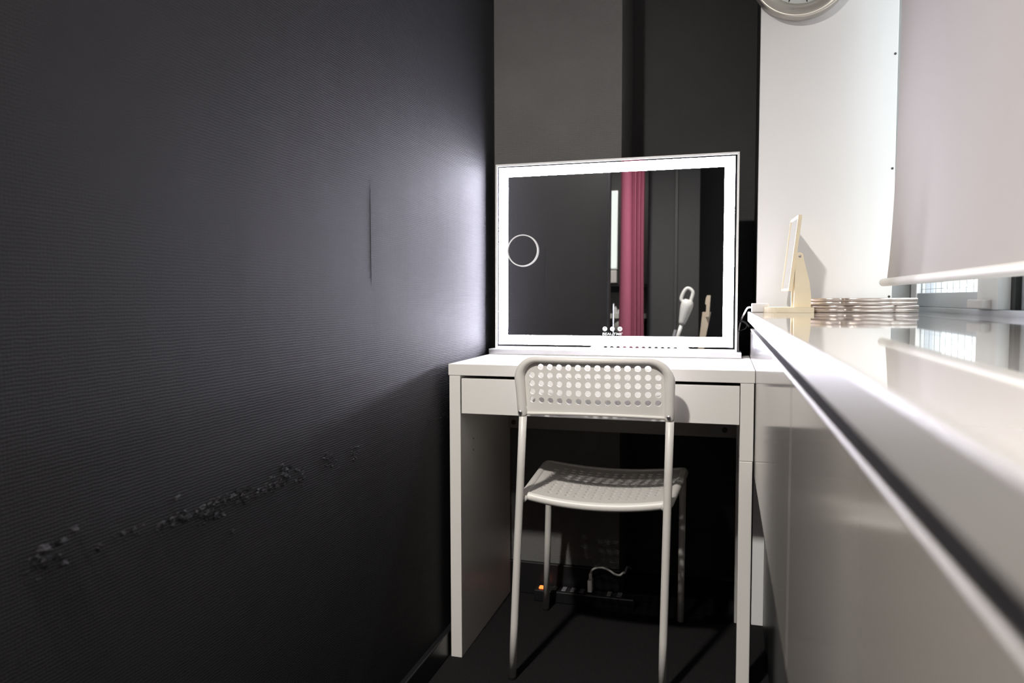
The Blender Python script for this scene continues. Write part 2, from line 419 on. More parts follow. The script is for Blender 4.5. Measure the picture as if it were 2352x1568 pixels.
bm = bmesh.new(); sweep(bm, [(1.075, 0.30, 2.215), (1.075, -1.52, 2.215)], 0.022, seg=20)
obj('roller_tube', bm, 'bar', rb, smooth=True)
for y in (0.305, -1.53):
    obj('bracket', B(1.045, 1.159, y - 0.004, y + 0.004, 2.18, 2.25, bev=0.001, seg=1), 'bar', rb)

# ================================================================== COUNTER
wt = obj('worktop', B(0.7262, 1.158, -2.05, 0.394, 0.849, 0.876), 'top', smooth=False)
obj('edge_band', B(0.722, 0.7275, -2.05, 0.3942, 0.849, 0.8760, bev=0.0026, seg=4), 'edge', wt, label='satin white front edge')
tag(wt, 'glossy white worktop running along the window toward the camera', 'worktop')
def cabinet(y0, y1, label, seamless):
    c = thing('base_cabinet', label, 'cabinet', (0.94, (y0 + y1) / 2, 0.0), 'glossy base cabinets under the worktop')
    obj('body', B(0.752, 1.150, y0 + 0.001, y1 - 0.001, 0.53, 0.8485), 'desk', c)
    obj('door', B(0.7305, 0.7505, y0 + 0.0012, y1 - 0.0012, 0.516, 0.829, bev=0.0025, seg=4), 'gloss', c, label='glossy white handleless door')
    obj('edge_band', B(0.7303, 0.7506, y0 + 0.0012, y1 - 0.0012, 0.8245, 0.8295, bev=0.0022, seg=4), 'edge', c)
    obj('plinth', B(0.775, 1.150, y0 + 0.001, y1 - 0.001, 0.0, 0.53), 'black', c, label='black recessed lower panel')
    return c
cabinet(-0.925, 0.392, 'long glossy white base cabinet beside the desk under the worktop', True)
cabinet(-2.05, -0.925, 'glossy white base cabinet nearest the camera under the worktop', True)

# ================================================================== DESK
dk = thing('desk', 'white compact desk with one drawer in the corner by the dark wall', 'desk', (0.365, 0.24, 0.0))
DB = 0.458
obj('tabletop', B(0.0, 0.730, 0.0, DB, 0.7215, 0.750, bev=0.0012), 'desk', dk)
obj('side_panel', B(0.002, 0.031, 0.0015, DB - 0.01, 0.0, 0.7213, bev=0.001), 'desk', dk)
dr = obj('drawer', B(0.0345, 0.6975, 0.0, 0.018, 0.6265, 0.7140, bev=0.001), 'desk', dk, label='white drawer front with a dark gap above')
obj('drawer_box', B(0.045, 0.687, 0.018, 0.40, 0.640, 0.690), 'raw', dr)
br = obj('back_rail', B(0.031, 0.699, 0.430, 0.446, 0.519, 0.60), 'raw', dk)
for x, z in ((0.036, 0.536), (0.667, 0.541)):
    obj('bolt', lathe(bmesh.new(), [(0.0075, 0.0), (0.0075, -0.002), (0.004, -0.0035)], (x + (0.012 if x < .1 else 0), 0.430, z), 'Y', 16), 'dark_steel', br)
obj('side_rail', B(0.699, 0.7283, 0.0015, DB - 0.01, 0.5445, 0.7213, bev=0.001), 'desk', dk)
for y in (0.0015, DB - 0.06):
    bm = bmesh.new(); box(bm, 0.6985, 0.7275, y, y + 0.050, 0.0, 0.5440, bev=0.0022, seg=2)
    obj('leg', bm, 'desk', dk)
for z in (0.545, 0.515):
    obj('screw_hole', lathe(bmesh.new(), [(0.0022, 0.0), (0.0022, 0.0006)], (0.0309, 0.10, z), 'X', 10), 'ink', dk)

# ================================================================== CHAIR
ch = thing('chair', 'cream perforated plastic chair with tube legs pushed under the white desk', 'chair', (0.365, 0.14, 0.0))
TR = 0.0092
def leg(pts, foot, lab=None):
    bm = bmesh.new(); sweep(bm, pts, TR, seg=16)
    o = obj('leg', bm, 'tube', ch, smooth=True)
    fx, fy = pts[0][0], pts[0][1]
    obj('foot_cap', lathe(bmesh.new(), [(0.0085, 0.0), (0.0095, 0.001), (0.0095, 0.007)], (fx, fy, 0.0), 'Z', 16), 'black', o)
    return o
def rl(t): return Vector((0.183 + (0.217 - 0.183) * t, -0.065 - 0.023 * t, 0.005 + 0.635 * t))
def rr(t): return Vector((0.5353 + (0.5497 - 0.5353) * t, -0.053 - 0.025 * t, 0.005 + 0.635 * t))
leg([rl(t) for t in (0, .2, .5, .8, 1.04)], 0); leg([rr(t) for t in (0, .2, .5, .8, 1.04)], 0)
def side_tube(foot, corner, rear):
    f, c, r_ = Vector(foot), Vector(corner), Vector(rear)
    d1 = (f - c).normalized(); d2 = (r_ - c).normalized(); q = 0.035
    arc = []
    for k in range(9):
        t = k / 8; a = c + d1 * q; b = c + d2 * q
        arc.append((1 - t) ** 2 * a + 2 * t * (1 - t) * c + t * t * b)
    return [f, f.lerp(c, .5)] + arc + [c.lerp(r_, .5), r_]
leg(side_tube((0.1692, 0.3442, 0.005), (0.1935, 0.288, 0.443), rl(0.69) + Vector((0.006, 0.008, 0))), 0)
leg(side_tube((0.5543, 0.357, 0.005), (0.5600, 0.298, 0.443), rr(0.69) + Vector((-0.006, 0.008, 0))), 0)

def perforated(bm, S, us, vs_, holes, rad_u, rad_v):
    """sheet over grid lines us x vs_, with a round hole in every cell listed in holes; S(u,v)->Vector"""
    cache = {}
    def V(u, v):
        k = (round(u, 6), round(v, 6))
        if k not in cache: cache[k] = bm.verts.new(S(u, v))
        return cache[k]
    for i in range(len(us) - 1):
        for j in range(len(vs_) - 1):
            u0, u1, v0, v1 = us[i], us[i + 1], vs_[j], vs_[j + 1]
            bd = [(u0 + (u1 - u0) * k / 4, v0) for k in range(4)] + [(u1, v0 + (v1 - v0) * k / 4) for k in range(4)] + \
                 [(u1 - (u1 - u0) * k / 4, v1) for k in range(4)] + [(u0, v1 - (v1 - v0) * k / 4) for k in range(4)]
            cu, cv = (u0 + u1) / 2, (v0 + v1) / 2
            if (i, j) in holes:
                ring = []
                for k in range(16):
                    a = -3 * math.pi / 4 + 2 * math.pi * k / 16
                    ring.append(V(cu + rad_u * math.cos(a), cv + rad_v * math.sin(a)))
                for k in range(16):
                    bm.faces.new((V(*bd[k]), V(*bd[(k + 1) % 16]), ring[(k + 1) % 16], ring[k]))
            else:
                c = V(cu, cv)
                for k in range(16): bm.faces.new((V(*bd[k]), V(*bd[(k + 1) % 16]), c))
    return bm
def solid(bm, th):
    bmesh.ops.recalc_face_normals(bm, faces=bm.faces)
    bmesh.ops.solidify(bm, geom=list(bm.faces), thickness=th)

# backrest: u = world x, v = world z
BXL, BXR = 0.2195, 0.5470
def ybk(x, z):
    u = (x - 0.5 * (BXL + BXR)) / (0.5 * (BXR - BXL))
    lin = -0.090 + (x - BXL) / (BXR - BXL) * 0.010
    return lin - 0.10 * (z - 0.65) - 0.022 * (1 - u * u)
def zlow(x):
    u = (x - 0.5 * (BXL + BXR)) / (0.5 * (BXR - BXL)); return 0.006 * (1 - u * u)
us = [BXL] + [0.2306 + 0.0218 * k for k in range(15)] + [BXR]
vs_ = [0.646, 0.6714 - 0.0096 + 0.0] + []
vs_ = [0.646, 0.6712] + [0.6712 + 0.0192 * k for k in range(1, 6)] + [0.7745]
def Sb(u, v):
    z = v
    if v < 0.66: z = v + zlow(u) * (0.66 - v) / 0.014
    dx = max(0.0, 0.2115 + 0.044 - u, u - (0.5490 - 0.044))
    zm = min(0.7745, 0.7748 - (0.044 - math.sqrt(max(0.0, 0.044 ** 2 - dx * dx))))
    if z > 0.738: z = 0.738 + (z - 0.738) * (zm - 0.738) / (0.7745 - 0.738)
    return Vector((u, ybk(u, z) + 0.004, z))
holes = {(i, j) for i in range(1, 15) for j in range(1, 6)} - {(1, 5), (14, 5)}
bm = bmesh.new(); perforated(bm, Sb, us, vs_, holes, 0.0069, 0.0066); solid(bm, 0.004)
bk = obj('backrest', bm, 'chair', ch, label='perforated curved backrest')
# rolled rim over the tube
path = []
def rim_pt(x, z): return Vector((x, ybk(x, z) + (0.0), z))
cr = 0.044; XL, XR, ZT = 0.2165, 0.5490, 0.7748
for z in (0.648, 0.67, 0.70): path.append(rim_pt(XL - 0.06 * (z - 0.648), z))
xl2 = XL - 0.005
for k in range(9):
    a = math.pi - (math.pi / 2) * k / 8; path.append(rim_pt(xl2 + cr + cr * math.cos(a), ZT - cr + cr * math.sin(a)))
for k in range(1, 12):
    x = xl2 + cr + (XR - cr - xl2 - cr) * k / 12; path.append(rim_pt(x, ZT))
for k in range(9):
    a = math.pi / 2 - (math.pi / 2) * k / 8; path.append(rim_pt(XR - cr + cr * math.cos(a), ZT - cr - 0.002 * k / 8 + cr * math.sin(a)))
for z in (0.70, 0.67, 0.648): path.append(rim_pt(XR, z))
bm = bmesh.new(); sweep(bm, path, [0.0112] * 3 + [0.0122 - 0.005 * min(1, k / 8) for k in range(9)] + [0.0072] * 11 + [0.0072 + 0.005 * min(1, k / 8) for k in range(9)] + [0.0112] * 3, seg=16, round_end=True)
obj('rim', bm, 'chair', bk, smooth=True)
bm = bmesh.new(); sweep(bm, [Vector((x, ybk(x, .65) + 0.004, 0.647 + zlow(x))) for x in [BXL + (BXR - BXL) * k / 16 for k in range(17)]], 0.0036, seg=10)
obj('lower_edge', bm, 'chair', bk, smooth=True)
for x, y in ((0.2140, -0.1015), (0.5478, -0.0920)):
    bm = lathe(bmesh.new(), [(0.0045, 0.0), (0.0042, -0.0018), (0.0022, -0.0026)], (x, y, 0.6515), 'Y', 14); obj('screw', bm, 'steel', bk)
# seat: u in [-1,1] across, v in [0,1] rear -> front
SL0, SR0, SL1, SR1 = 0.212, 0.546, 0.186, 0.566
def Ss(u, v):
    xl = SL0 + (SL1 - SL0) * v; xr = SR0 + (SR1 - SR0) * v
    x = (xl + xr) / 2 + u * (xr - xl) / 2
    y = -0.052 + (0.290 + 0.052) * v + 0.008 * (u + 1) / 2 + 0.004 * (1 - abs(u) ** 3) * (2 * v - 1)
    z = 0.4545 - 0.016 * (1 - u * u) - 0.006 * (1 - v) * 0
    return Vector((x, y, z))
nu, nv = 14, 11
us = [-1.0] + [-0.86 + 1.72 * k / nu for k in range(nu + 1)] + [1.0]
vs2 = [0.0] + [0.085 + 0.80 * k / nv for k in range(nv + 1)] + [1.0]
holes = {(i, j) for i in range(1, nu + 1) for j in range(1, nv + 1)} - {(1, 1), (nu, 1), (1, nv), (nu, nv)}
bm = bmesh.new(); perforated(bm, Ss, us, vs2, holes, 0.036, 0.0185); solid(bm, 0.0045)
st = obj('seat', bm, 'chair', ch, label='perforated sagging seat')
rp = [Ss(-1, v) + Vector((0, 0, -0.0075)) for v in (0.02, .2, .4, .6, .8, .92)]
c0 = Ss(-1, 1); c1 = Ss(1, 1)
rp += [Ss(-0.985, 0.98) + Vector((0, 0, -0.0075)), Ss(-0.93, 1.0) + Vector((0, 0, -0.0075))] + [Ss(u, 1.0) + Vector((0, 0, -0.0075)) for u in (-.7, -.4, -.1, .1, .4, .7)] + \
      [Ss(0.93, 1.0) + Vector((0, 0, -0.0075)), Ss(0.985, 0.98) + Vector((0, 0, -0.0075))] + [Ss(1, v) + Vector((0, 0, -0.0075)) for v in (.92, .8, .6, .4, .2, .02)]
bm = bmesh.new(); sweep(bm, rp, 0.0112, seg=14, round_end=True); obj('seat_rim', bm, 'chair', st, smooth=True)
bm = bmesh.new(); sweep(bm, [Ss(u, 0.0) + Vector((0, 0.001, -0.0085)) for u in [-1 + k / 8 for k in range(17)]], 0.0105, seg=14, flat=1.0, round_end=True)
obj('rear_lip', bm, 'chair', st, smooth=True)

# ================================================================== LED MIRROR
LEAN = math.tan(math.radians(1.1))
def YM(z): return 0.372 + (z - 0.768) * LEAN
lm = thing('vanity_mirror', 'large rectangular vanity mirror with a glowing white light band on the desk', 'mirror', (0.355, 0.37, 0.75))
X0, X1, Z0, Z1 = 0.0088, 0.6957, 0.7663, 1.3050
bm = ring_frame(bmesh.new(), X0, X1, Z0, Z1, 0.0058, -0.003, 0.022, YM); obj('frame', bm, 'ring', lm)
bm = bmesh.new()
def slab(bm, x0, x1, z0, z1, d0, d1):
    V = [bm.verts.new((x, YM(z) + d, z)) for d in (d0, d1) for z in (z0, z1) for x in (x0, x1)]
    for f in ((0, 1, 3, 2), (4, 6, 7, 5), (0, 4, 5, 1), (2, 3, 7, 6), (0, 2, 6, 4), (1, 5, 7, 3)): bm.faces.new([V[i] for i in f])
    return bm
slab(bm, X0 + .005, X1 - .005, Z0 + .005, Z1 - .005, 0.0, 0.004); obj('mirror_glass', bm, 'mirror', lm)
slab_b = slab(bmesh.new(), X0 + .004, X1 - .004, Z0 + .004, Z1 - .004, 0.005, 0.021); obj('back_cover', slab_b, 'black', lm)
bm = ring_frame(bmesh.new(), 0.0195, 0.6845, 0.7780, 1.2943, 0.0270, -0.0012, 0.0005, YM); obj('light_band', bm, 'led', lm, label='glowing cool white light band')
obj('base', B(-0.0005, 0.7070, 0.3335, 0.416, 0.7502, 0.7660, bev=0.0015), 'silver', lm, label='satin silver foot bar')
# magnifier
mg_c = (0.0925, YM(1.051), 1.0520)
mg = obj('magnifier', lathe(bmesh.new(), [(0.0430, -0.006), (0.0440, -0.0095), (0.0462, -0.0095), (0.0466, -0.007), (0.0466, -0.0014), (0.0430, -0.0014)], mg_c, 'Y', 48), 'ring', lm, smooth=False, label='small round magnifying mirror with white rim')
obj('magnifier_glass', lathe(bmesh.new(), [(0.0432 * t, -0.0060 - 0.0003 * t * t) for t in (0.001, .2, .4, .6, .8, 1.0)], mg_c, 'Y', 40), 'mirror', mg, smooth=False)
# touch buttons and lettering
for k, x in enumerate((0.3347, 0.3559, 0.3775)):
    z = 0.8255
    b_ = obj('touch_button', lathe(bmesh.new(), [(0.0066, -0.0002), (0.0066, -0.0010)], (x, YM(z), z), 'Y', 24), 'icon', lm, label='round backlit white touch button')
    bm = bmesh.new(); yy = YM(z) - 0.0013
    def gring(r0, r1, a0, a1):
        n = 14
        pts = [(x + r1 * math.cos(a0 + (a1 - a0) * i / n), z + r1 * math.sin(a0 + (a1 - a0) * i / n)) for i in range(n + 1)]
        pts2 = [(x + r0 * math.cos(a0 + (a1 - a0) * i / n), z + r0 * math.sin(a0 + (a1 - a0) * i / n)) for i in range(n + 1)]
        for i in range(n):
            bm.faces.new([bm.verts.new((p[0], yy, p[1])) for p in (pts[i], pts[i + 1], pts2[i + 1], pts2[i])])
    if k == 0:
        bm.faces.new([bm.verts.new(p) for p in ((x - .0019, yy, z + .0040), (x + .0019, yy, z + .0040), (x, yy, z + .0005))])
        gring(.0036, .0044, math.pi * 1.25, math.pi * 1.75); gring(.0036, .0043, math.pi * .85, math.pi * 1.1); gring(.0036, .0043, -math.pi * .1, math.pi * .15)
    elif k == 1:
        bm.faces.new([bm.verts.new(p) for p in ((x - .0022, yy, z + .0010), (x - .0002, yy, z - .0004), (x + .0022, yy, z + .0012), (x, yy, z - .0022))])
        gring(.0030, .0034, math.pi * .25, math.pi * .75)
    else:
        gring(.0, .0014, 0, 2 * math.pi); gring(.0034, .0042, math.pi * .6, math.pi * 2.4)
    obj('glyph', bm, 'ink', b_)
bm = text_bm('BEAUTME', 0.0100, 0.3548, -0.0008, 0.8108, depth=0.0003, shear=0.10, widen=1.30, Y=YM)
# flick on the last letter
xs = max(v.co.x for v in bm.verts)
q = [(xs - 0.0006, 0.8146), (xs + 0.0034, 0.8146), (xs - 0.0006, 0.8132)]
bm.faces.new([bm.verts.new((a, YM(c) - 0.0011, c)) for a, c in q])
obj('lettering', bm, 'icon', lm, label='small white brand lettering')

# ================================================================== THINGS ON THE WORKTOP
TZ = 0.8762
tm = thing('tabletop_mirror', 'small tilting pine table mirror seen edge on, standing on the glossy worktop', 'mirror', (0.812, 0.245, TZ))
bm = bmesh.new()
pl = [(0.868, 0.172), (0.868, 0.318)] + [(0.754 + 0.0 + 0.03 * (1 - math.sin(a)), 0.245 + 0.073 * math.cos(a)) for a in [math.pi * k / 14 for k in range(0, 15)]]
prism(bm, pl, 2, TZ, TZ + 0.0130); obj('base', bm, 'wood', tm)
bm = bmesh.new()
pr = [(0.8245, 0.8894), (0.8630, 0.8894), (0.8632, 0.915), (0.8590, 0.950), (0.8440, 1.010)] + [(0.8355 + 0.0090 * math.cos(a), 1.0135 + 0.0090 * math.sin(a)) for a in [math.pi * k / 8 for k in range(0, 9)]] + [(0.8255, 0.955)]
prism(bm, pr, 1, 0.196, 0.216); prism(bm, pr, 1, 0.275, 0.295); obj('support', bm, 'wood', tm)
obj('pivot_screw', lathe(bmesh.new(), [(0.0034, 0.0), (0.0030, -0.0018), (0.001, -0.0022)], (0.8360, 0.196, 1.0130), 'Y', 14), 'steel', tm)
# tilted board: local axes
c0 = Vector((0.8160, 0.200, 0.930)); upv = Vector((0.0200, 0, 0.183)).normalized(); along = Vector((-0.045, 1, 0)).normalized(); nrm = along.cross(upv).normalized()
if nrm.x > 0: nrm = -nrm
def brd(bm, a0, a1, u0, u1, n0, n1, bev=0.001):
    V = [bm.verts.new(c0 + along * a + upv * u + nrm * n) for n in (n0, n1) for u in (u0, u1) for a in (a0, a1)]
    for f in ((0, 1, 3, 2), (4, 6, 7, 5), (0, 4, 5, 1), (2, 3, 7, 6), (0, 2, 6, 4), (1, 5, 7, 3)): bm.faces.new([V[i] for i in f])
    return bm
bm = bmesh.new(); H = 0.184; Wd = 0.150
brd(bm, 0, Wd, 0, H, -0.0042, 0.0012)
brd(bm, 0, Wd, 0, 0.005, 0.0012, 0.0046); brd(bm, 0, Wd, H - 0.005, H, 0.0012, 0.0046)
brd(bm, 0, 0.005, 0.005, H - 0.005, 0.0012, 0.0046); brd(bm, Wd - 0.005, Wd, 0.005, H - 0.005, 0.0012, 0.0046)
fr = obj('frame', bm, 'wood', tm)
bm = brd(bmesh.new(), 0.0048, Wd - 0.0048, 0.0048, H - 0.0048, 0.0013, 0.0030); obj('glass', bm, 'mirror', fr)

# lobed rose-gold trays, four in a stack
def tray_mesh(bm, cx, cy, z, rot, s):
    n = 96; rows = []
    for (sc, dz) in ((0.978, 0.0), (0.992, 0.0004), (1.0, 0.0014), (1.0, 0.0070), (0.992, 0.0080), (0.978, 0.0085)):
        ring = []
        for k in range(n):
            a = 2 * math.pi * k / n
            lob = 1 - 0.15 * (1 - abs(math.sin(3 * (a + rot)))) ** 2.6
            ring.append(bm.verts.new((cx + 0.128 * s * sc * lob * math.cos(a), cy + 0.086 * s * sc * lob * math.sin(a), z + dz)))
        rows.append(ring)
    for a, b in zip(rows, rows[1:]):
        for k in range(n): bm.faces.new((a[k], a[(k + 1) % n], b[(k + 1) % n], b[k]))
    bm.faces.new(rows[0]); bm.faces.new(rows[-1])
    return bm
for k, (dx, dy, rot, lab) in enumerate(((0.000, 0.0, -0.10, 'rose gold lobed compact at the bottom of the stack of four'),
                                        (0.001, 0.001, -0.10, 'rose gold lobed compact second from the bottom of the stack'),
                                        (-0.004, -0.001, -0.04, 'rose gold lobed compact second from the top of the stack'),
                                        (-0.003, 0.0, -0.04, 'rose gold lobed compact on top of the stack of four'))):
    o = obj('compact', tray_mesh(bmesh.new(), 0.9885 + dx, 0.280 + dy, TZ + 0.0003 + k * 0.0089, rot, 1.0 if k < 2 else 1.01), 'rose', smooth=False)
    for p in o.data.polygons: p.use_smooth = len(p.vertices) == 4
    tag(o, lab, 'compact', 'rose gold compacts stacked on the worktop')

# usb adapter with its cable
ua = thing('usb_adapter', 'small white block adapter with cable at the far corner of the worktop', 'adapter', (0.748, 0.24, TZ))
obj('body', B(0.7275, 0.7690, 0.225, 0.262, TZ, TZ + 0.0225, bev=0.0025, seg=3), 'plug', ua)
bm = bmesh.new(); sweep(bm, catmull([(0.729, 0.250, 0.8880), (0.720, 0.285, 0.8870), (0.7145, 0.350, 0.874), (0.7065, 0.418, 0.851), (0.7005, 0.428, 0.822), (0.6990, 0.432, 0.790), (0.7010, 0.437, 0.7560), (0.7070, 0.452, 0.7530)], 8), 0.0023, seg=10)
obj('cable', bm, 'plug', ua, smooth=True)
bm = bmesh.new(); sweep(bm, catmull([(0.697, 0.41, 0.8475), (0.706, 0.405, 0.8485), (0.716, 0.402, 0.8455), (0.7235, 0.400, 0.838), (0.7275, 0.398, 0.833)], 6), 0.0042, seg=10, flat=0.7)
sweep(bm, catmull([(0.722, 0.402, 0.838), (0.718, 0.405, 0.829), (0.709, 0.41, 0.824), (0.700, 0.412, 0.820)], 6), 0.0016, seg=8)
o = obj('cable_clip', bm, 'seal', smooth=True); tag(o, 'black cable clip bundling the white cable beside the worktop corner', 'clip')

# ================================================================== CLOCK
ck = thing('wall_clock', 'round brushed metal wall clock on the white panel, cut by the top of the photo', 'clock', (0.843, 0.399, 1.638))
cc = (0.843, 0.3995, 1.765)
obj('rim', lathe(bmesh.new(), [(0.119, 0.0), (0.1265, -0.004), (0.1275, -0.015), (0.1265, -0.0345)], cc, 'Y', 72, close=False), 'rim', ck, smooth=False)
bz = bmesh.new(); lathe(bz, [(0.1262, -0.0346), (0.1245, -0.0362), (0.120, -0.0360), (0.0905, -0.0290), (0.0900, -0.0240)], cc, 'Y', 96, close=False)
o = obj('bezel', bz, 'brass', ck, smooth=True, loc=None)
obj('dial', lathe(bmesh.new(), [(0.0915, -0.0200), (0.0915, -0.0238)], cc, 'Y', 64), 'dial', ck)
for k in range(12):
    a = math.radians(270 - 17 + 27 * 0 + 30 * k + 30 - 3.5)
    bm = bmesh.new(); d = Vector((math.cos(a), 0, math.sin(a))); t = Vector((-d.z, 0, d.x)); c = Vector(cc) + Vector((0, -0.0239, 0))
    V = [bm.verts.new(c + d * r_ + t * s + Vector((0, y, 0))) for y in (0, -0.0006) for r_, s in ((0.070, -.0014), (0.070, .0014), (0.087, .0014), (0.087, -.0014))]
    for f in ((0, 1, 2, 3), (7, 6, 5, 4), (0, 4, 5, 1), (1, 5, 6, 2), (2, 6, 7, 3), (3, 7, 4, 0)): bm.faces.new([V[i] for i in f])
    obj('hour_mark', bm, 'ink', ck)
for ln, wd, ang in ((0.050, .004, 62), (0.072, .003, 150)):
    a = math.radians(ang); bm = bmesh.new(); d = Vector((math.cos(a), 0, math.sin(a))); t = Vector((-d.z, 0, d.x)); c = Vector(cc) + Vector((0, -0.0250, 0))
    V = [bm.verts.new(c + d * r_ + t * s + Vector((0, y, 0))) for y in (0, -0.0008) for r_, s in ((-.012, -wd / 2), (-.012, wd / 2), (ln, wd / 3), (ln, -wd / 3))]
    for f in ((0, 1, 2, 3), (7, 6, 5, 4), (0, 4, 5, 1), (1, 5, 6, 2), (2, 6, 7, 3), (3, 7, 4, 0)): bm.faces.new([V[i] for i in f])
    obj('hand', bm, 'ink', ck)

# ================================================================== UNDER THE DESK
ps = thing('power_strip', 'black power strip with a glowing orange switch on the floor under the desk', 'power strip', (0.235, 0.43, 0.0))
bm = bmesh.new(); box(bm, 0.118, 0.420, 0.398, 0.440, 0.0, 0.036, bev=0.004); body = obj('body', bm, 'black', ps)
obj('switch', B(0.133, 0.150, 0.403, 0.420, 0.037, 0.0425, bev=0.002), 'neon', ps, label='lit orange rocker switch')
for x in (0.1805, 0.2085, 0.2355, 0.2625, 0.345, 0.375):
    obj('socket', B(x - 0.0065, x + 0.0065, 0.402, 0.434, 0.0375, 0.0392, bev=0.0005, seg=1), 'greyplastic', ps)
pg = thing('power_plug', 'white plug with curling cord standing in the black power strip', 'plug', (0.287, 0.420, 0.038))
bm = bmesh.new(); box(bm, 0.2805, 0.2945, 0.408, 0.434, 0.0395, 0.076, bev=0.0025, seg=2)
box(bm, 0.2835, 0.2925, 0.414, 0.428, 0.076, 0.094, bev=0.002); obj('body', bm, 'plug', pg)
bm = bmesh.new(); sweep(bm, catmull([(0.2885, 0.421, 0.0935), (0.292, 0.421, 0.103), (0.3035, 0.422, 0.1105), (0.323, 0.424, 0.1130), (0.342, 0.427, 0.1060), (0.360, 0.430, 0.0945), (0.374, 0.433, 0.0925), (0.3835, 0.438, 0.1000), (0.3862, 0.448, 0.0960), (0.3835, 0.52, 0.0860), (0.372, 0.62, 0.050), (0.3690, 0.70, 0.020), (0.372, 0.716, 0.012)], 7), 0.0033, seg=10)
obj('cord', bm, 'plug', pg, smooth=True)

# ================================================================== BEHIND THE CAMERA (seen in the mirror)
# pink curtain
cu = thing('curtain', 'raspberry pink curtain bunched in narrow folds, reflected in the lit mirror', 'curtain', (0.01, -3.0, 0.03))
prof = [(-0.086, -3.02), (-0.080, -2.985), (-0.065, -2.962), (-0.040, -2.952), (-0.012, -2.958), (0.004, -2.975), (0.012, -3.000), (0.019, -2.985), (0.026, -2.962), (0.034, -2.958), (0.041, -2.985), (0.046, -3.0), (0.053, -2.975), (0.060, -2.960), (0.067, -2.975), (0.071, -3.0), (0.078, -2.985), (0.084, -2.965), (0.090, -2.985), (0.090, -3.02)]
pr2 = catmull([(a, b, 0) for a, b in prof], 4)
bm = bmesh.new(); rows = []
for i in range(13):
    t = i / 12; z = 0.03 + t * 2.20; sc = 1.0 + 0.10 * (1 - t)
    rows.append([bm.verts.new((0.0 + (v.x) * sc + 0.004 * math.sin(5 * t + v.x * 20), v.y, z)) for v in pr2])
for a, b in zip(rows, rows[1:]):
    for k in range(len(pr2) - 1): bm.faces.new((a[k], a[k + 1], b[k + 1], b[k]))
solid(bm, 0.0015)
obj('fabric', bm, 'pink', cu, smooth=True)
bm = bmesh.new(); sweep(bm, [(-0.66, -3.0, 2.26), (0.50, -3.0, 2.26)], 0.012, seg=12)
tag(obj('curtain_rod', bm, 'black', smooth=True), 'black curtain rod holding the pink curtain', 'rod')
# white strip light in the alcove
sl = thing('strip_light', 'tall narrow white strip light on the alcove wall, reflected left of the pink curtain', 'lamp', (-0.275, -4.0, 1.20))
obj('housing', B(-0.312, -0.247, -4.08, -4.03, 1.335, 2.02, bev=0.004), 'ring', sl)
obj('diffuser', B(-0.306, -0.253, -4.03, -3.99, 1.345, 2.012, bev=0.008), 'lampglass', sl)
obj('socket_box', B(-0.306, -0.247, -4.08, -4.00, 1.215, 1.325, bev=0.005), 'plug', sl)
# washbasin
wb = thing('washbasin', 'white washbasin ledge partly hidden by the pink curtain in the mirror', 'washbasin', (-0.13, -3.84, 0.75))
bm = bmesh.new()
pl = [(-0.36, -4.08), (0.080, -4.08), (0.080, -3.86), (0.065, -3.80), (0.03, -3.765), (-0.36, -3.75)]
prism(bm, pl, 2, 0.905, 0.945)
obj('bowl_rim', bm, 'ceramic', wb)
bm = bmesh.new(); lathe(bm, [(0.08, 0.0), (0.13, 0.05), (0.15, 0.156)], (-0.14, -3.92, 0.75), 'Z', 28); obj('bowl', bm, 'ceramic', wb, smooth=True)
bm = bmesh.new(); sweep(bm, catmull([(-0.20, -4.0, 0.945), (-0.20, -4.0, 1.03), (-0.20, -3.97, 1.06), (-0.20, -3.92, 1.05)], 6), 0.010, seg=12); obj('tap', bm, 'chrome', wb, smooth=True)
bm = bmesh.new(); sweep(bm, catmull([(-0.13, -3.92, 0.75), (-0.13, -3.92, 0.62), (-0.14, -3.98, 0.56), (-0.14, -4.07, 0.58)], 6), 0.016, seg=12); obj('waste_pipe', bm, 'greyplastic', wb, smooth=True)
for k, (x, h, lab) in enumerate(((-0.222, 0.060, 'small white bottle on the washbasin beside the chrome pole'), (-0.195, 0.035, 'short white soap jar on the washbasin'))):
    o = obj('bottle', lathe(bmesh.new(), [(0.012, 0), (0.013, 0.002), (0.013, h * .7), (0.006, h * .8), (0.006, h)], (x, -3.78, 0.9455), 'Z', 16), 'ring', smooth=False)
    tag(o, lab, 'bottle', 'toiletries on the washbasin')
bm = bmesh.new(); box(bm, -0.62, 0.08, -4.08, -3.99, 1.185, 1.205); box(bm, 0.02, 0.06, -4.08, -3.99, 1.205, 1.225)
tag(obj('wall_shelf', bm, 'black'), 'black wall shelf above the washbasin', 'shelf')
# chrome pole
po = thing('chrome_pole', 'slim chrome pole on a round foot, reflected left of the pink curtain', 'pole', (-0.056, -2.5, 0.0))
obj('pole', lathe(bmesh.new(), [(0.0065, 0.012), (0.0065, 0.985), (0.004, 0.991)], (-0.056, -2.5, 0.0), 'Z', 16), 'chrome', po, smooth=False)
obj('foot', lathe(bmesh.new(), [(0.09, 0.0), (0.09, 0.008), (0.012, 0.014)], (-0.056, -2.5, 0.0), 'Z', 28), 'black', po)
